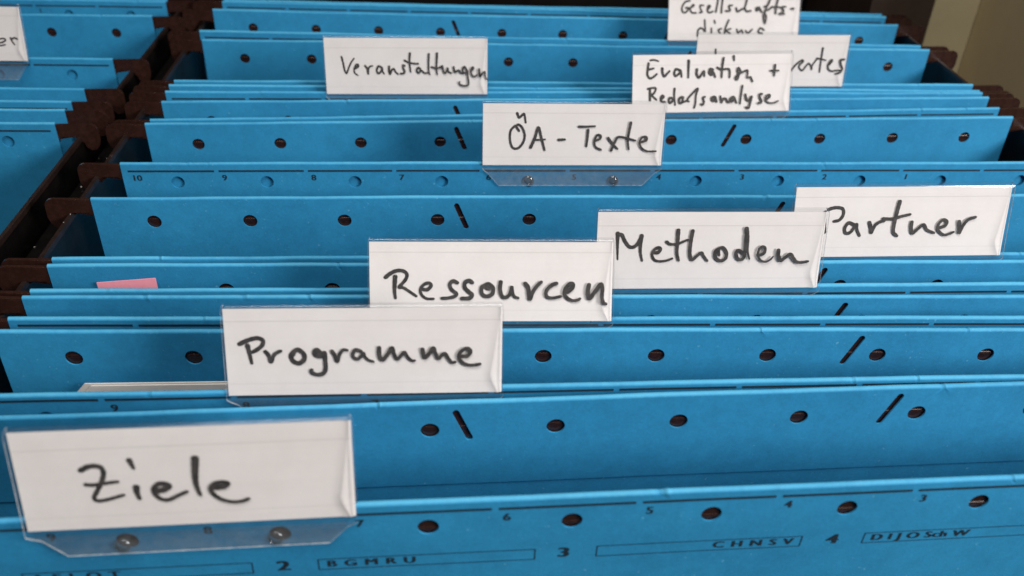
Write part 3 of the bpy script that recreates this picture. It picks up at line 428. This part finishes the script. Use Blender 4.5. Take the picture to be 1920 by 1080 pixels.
# ---------------------------------------------------------------- index tabs
def smooth_path(pts, step=.18):
    P = [Vector(p) for p in pts]
    if len(P) == 2: P = [P[0], P[0].lerp(P[1], .5), P[1]]
    ext = [P[0]*2-P[1]]+P+[P[-1]*2-P[-2]]; out = []
    for i in range(1, len(ext)-2):
        a, b, c, d = ext[i-1:i+3]; n = max(2, int((c-b).length/step))
        for k in range(n):
            t = k/n; out.append(.5*((2*b)+(c-a)*t+(2*a-5*b+4*c-d)*t*t+(3*b-3*c+d-a)*t**3))
    out.append(P[-1]); return out
def handwriting(strokes, parent, yfun, scale=1.0):
    bm = bmesh.new(); lift = .05; r = random.Random(5)
    for st in strokes:
        pp = smooth_path(st); n = len(pp); hgt = lift; L1 = []; R1 = []
        for i, p in enumerate(pp):
            a = pp[max(0, i-1)]; b = pp[min(n-1, i+1)]; d = Vector((b[0]-a[0], b[1]-a[1]))
            if d.length < 1e-6: d = Vector((1, 0))
            d.normalize(); hw = p[2]/2*(1+.05*math.sin(i*.9+p[0]))*scale; nx, nz = -d[1]*hw, d[0]*hw
            y = -hgt; hgt += .0009
            L1.append(bm.verts.new((p[0]+nx, yfun(p[0], p[1])+y, p[1]+nz))); R1.append(bm.verts.new((p[0]-nx, yfun(p[0], p[1])+y, p[1]-nz)))
        for i in range(n-1): bm.faces.new((L1[i], R1[i], R1[i+1], L1[i+1]))
        for e, (i, j) in enumerate(((0, 1), (n-1, n-2))):
            p = pp[i]; q = pp[j]; dx, dz = p[0]-q[0], p[1]-q[1]; a0 = math.atan2(dz, dx); hw = p[2]/2*scale
            yv = L1[i].co.y; fan = []
            for t in range(7): an = a0-math.pi/2+math.pi*t/6; fan.append(bm.verts.new((p[0]+math.cos(an)*hw, yv-.0006, p[1]+math.sin(an)*hw*.9)))
            bm.faces.new(fan)
        lift = hgt+.004
    bmesh.ops.recalc_face_normals(bm, faces=bm.faces)
    for f in bm.faces:
        if f.normal.y > 0: f.normal_flip()
    return finish('handwriting', bm, M_PEN, parent)
def index_tab(key, label, curl=1.0):
    d = TABS[key]; W = d['W']; H = d['H']+.35; t = d['t']
    u = Vector(d['u']); v = Vector(d['v']); n = v.cross(u)
    root = empty('index_tab', d['ctr']); root.rotation_euler = Matrix((u, n, v)).transposed().to_euler()
    tag(root, label, 'label tab', 'white handwritten label tabs')
    # clear holder: foot, front sheet, rounded top, rear sheet
    hw = W/2; peg_d = 6.5+d['ctr'][2]; foot = peg_d+1.9
    dn = lambda k, y=-.62: (y+math.sin(t)*k+math.cos(t)*min(k, 2.4)*.48, -.35-math.cos(t)*k+math.sin(t)*min(k, 2.4)*.48)
    path = [(*dn(foot), 1-5.6/hw), (*dn(2.4), 1-1.9/hw), (*dn(1.2), 1-.8/hw), (*dn(0), 1.0), (-.62, .4, 1.0), (-.64, H*.35, 1.0), (-.66, H*.7, 1.0), (-.66, H-1.4, 1.0)]
    for k in range(1, 8): a = math.pi*k/8; path.append((-.66*math.cos(a)+.0, H-.75+.75*math.sin(a), 1-.45*math.sin(a)/hw))
    path += [(.66, H-1.4, 1.0), (.7, H*.5, 1.0), (.74, .8, 1.0)]
    bm = bmesh.new(); main, rim = sweep(bm, path, .30, frange(-hw, hw, 6))
    for f in rim: f.material_index = 1
    for f in main:
        if f.calc_center_median().z < -.4: f.material_index = 2
    ho = finish('clear_holder', bm, None, root, smooth=True, mats=[M_CLEAR, M_EDGE, M_FOOT])
    # pegs pushed through the punched holes
    for s in (-1, 1):
        bm = bmesh.new(); y, z = dn(peg_d, -.62)
        prof = [(0, -.55), (.8, -.5), (1.25, -.32), (1.5, -.02), (1.3, .15), (1.3, 1.4), (1.5, 1.9), (1.2, 2.3), (0, 2.4)]
        rings = []
        for rr, yy in prof:
            rings.append([bm.verts.new((s*14+rr*math.cos(q*math.tau/16), y+yy, z+rr*math.sin(q*math.tau/16))) for q in range(16)] if rr else [bm.verts.new((s*14, y+yy, z))])
        for a, c in zip(rings[:-1], rings[1:]):
            for i in range(16):
                j = (i+1) % 16
                if len(a) == 1: bm.faces.new((a[0], c[i], c[j]))
                elif len(c) == 1: bm.faces.new((a[j], a[i], c[0]))
                else: bm.faces.new((a[i], c[i], c[j], a[j]))
        bmesh.ops.recalc_face_normals(bm, faces=bm.faces)
        finish('peg', bm, M_PEG, root, smooth=True)
    # paper card, its right end bent
    cw = hw-.27; ct = H-.85; r = random.Random(key); ph = r.uniform(0, 6)
    def crease(z):
        k = min(1, max(0.0, 1-z/ct)); return cw-(.3+(2.3*(k/.8)**1.2 if k < .8 else 2.3-1.9*(k-.8)/.2))*curl
    def yf(x, z):
        y = .02*math.sin(x/9+ph)+.25*(1-min(1, max(0, z/ct)))*.3
        c = crease(z); e = x-c
        wd = cw-c; am = .13*min(3.2, 1+wd)
        if e > 0: y += am*(-1+1.5*e/wd)
        elif e > -2.2: y += -am*(1+e/2.2)**2.2
        return y
    bm = bmesh.new(); nz = 14; rows = []
    for iz in range(nz+1):
        z = .35+(ct-.35)*iz/nz; c = crease(z)
        xs = frange(-cw, c-2.2, 24)+[c-1.8, c-1.4, c-1.0, c-.7, c-.45, c-.2, c]+[c+(cw-c)*k/5 for k in range(1, 6)]
        lo = .5*max(0, 1-iz/2.0)
        rows.append([bm.verts.new((x+(0 if abs(x+cw) > .01 else .9*max(0, 1-z/ct)*0), yf(x, z), z)) for x in xs])
    for a, c in zip(rows[:-1], rows[1:]):
        for i in range(len(a)-1): bm.faces.new((a[i], a[i+1], c[i+1], c[i]))
    bmesh.ops.recalc_face_normals(bm, faces=bm.faces)
    for f in bm.faces:
        if f.normal.y > 0: f.normal_flip()
    g = bmesh.ops.extrude_face_region(bm, geom=list(bm.faces))
    for e in g['geom']:
        if isinstance(e, bmesh.types.BMVert): e.co.y += .16
    bmesh.ops.recalc_face_normals(bm, faces=bm.faces)
    co = finish('paper_card', bm, M_CARD, root, smooth=True)
    if key in ('evaluation', 'gesell', 'wertes'):                 # two written lines (or words): a part each
        zc = {'evaluation': 9.6, 'gesell': 10.0}.get(key)
        a, b = [], []
        for st in d['st']:
            m = sum(p[1] for p in st)/len(st) > zc if zc else sum(p[0] for p in st)/len(st) > -15
            (a if m else b).append(st)
        handwriting(a, co, yf); handwriting(b, co, yf)
    else: handwriting(d['st'], co, yf)
    return root
index_tab('ziele', 'largest and nearest white tab, handwritten Ziele')
index_tab('programme', 'white tab handwritten Programme, overlapping the Ressourcen tab')
index_tab('ressourcen', 'white tab handwritten Ressourcen, between Programme and Methoden')
index_tab('methoden', 'white tab handwritten Methoden, overlapping the Partner tab')
index_tab('partner', 'white tab handwritten Partner at the right edge')
index_tab('oea', 'white tab handwritten ÖA - Texte with its clear foot and two pegs showing')
index_tab('veranst', 'white tab handwritten Veranstaltungen, standing alone at upper left')
index_tab('evaluation', 'white tab with two handwritten lines, Evaluation + and Bedarfsanalyse')
index_tab('wertes', 'white tab half hidden behind the Evaluation tab, word ending in ertes')
index_tab('gesell', 'white tab at the top edge with two lines beginning Gesellschafts')
index_tab('er', 'white tab cut off at the left edge, ending in er')

# ---------------------------------------------------------------- papers inside the folders
def sheet(name, pts, y, th, m, label, cat, tilt=0):
    cx = sum(p[0] for p in pts)/len(pts); zb = min(p[1] for p in pts)
    bm = bmesh.new()
    a = [bm.verts.new((x-cx, 0, z-zb)) for x, z in pts]; b = [bm.verts.new((x-cx, th, z-zb)) for x, z in pts]; n = len(a)
    for i in range(n): bm.faces.new((a[i], a[(i+1) % n], b[(i+1) % n], b[i]))
    bm.faces.new(a); bm.faces.new(b[::-1]); bmesh.ops.recalc_face_normals(bm, faces=bm.faces)
    o = finish(name, bm, m); o.location = Vector((cx, y, zb))*MM; o.rotation_euler = (tilt, 0, 0); tag(o, label, cat); return o
p7 = P_[7]; p3 = P_[3]
sheet('pink_slip', [(-144.6, -60), (-129.3, -60), (-129.3, -3.9), (-144.6, -5.2)], p7[0]-1.4, .2, M_PINK, 'small pink paper slip standing in the folder behind Programme', 'paper slip')
for k, (dx, dz, yy) in enumerate(((0, -13.3, 1.8), (1.6, -13.6, 2.3))):
    sheet('paper_sheet', [(-143.5+dx, -150), (-52+dx, -150), (-52+dx, dz), (-139.5+dx, dz), (-143.5+dx, dz-4.5)], p3[0]-yy, .3, M_PAPER,
      ['front white paper sheet standing inside the Programme folder', 'rear white paper sheet standing inside the Programme folder'][k], 'paper sheet')
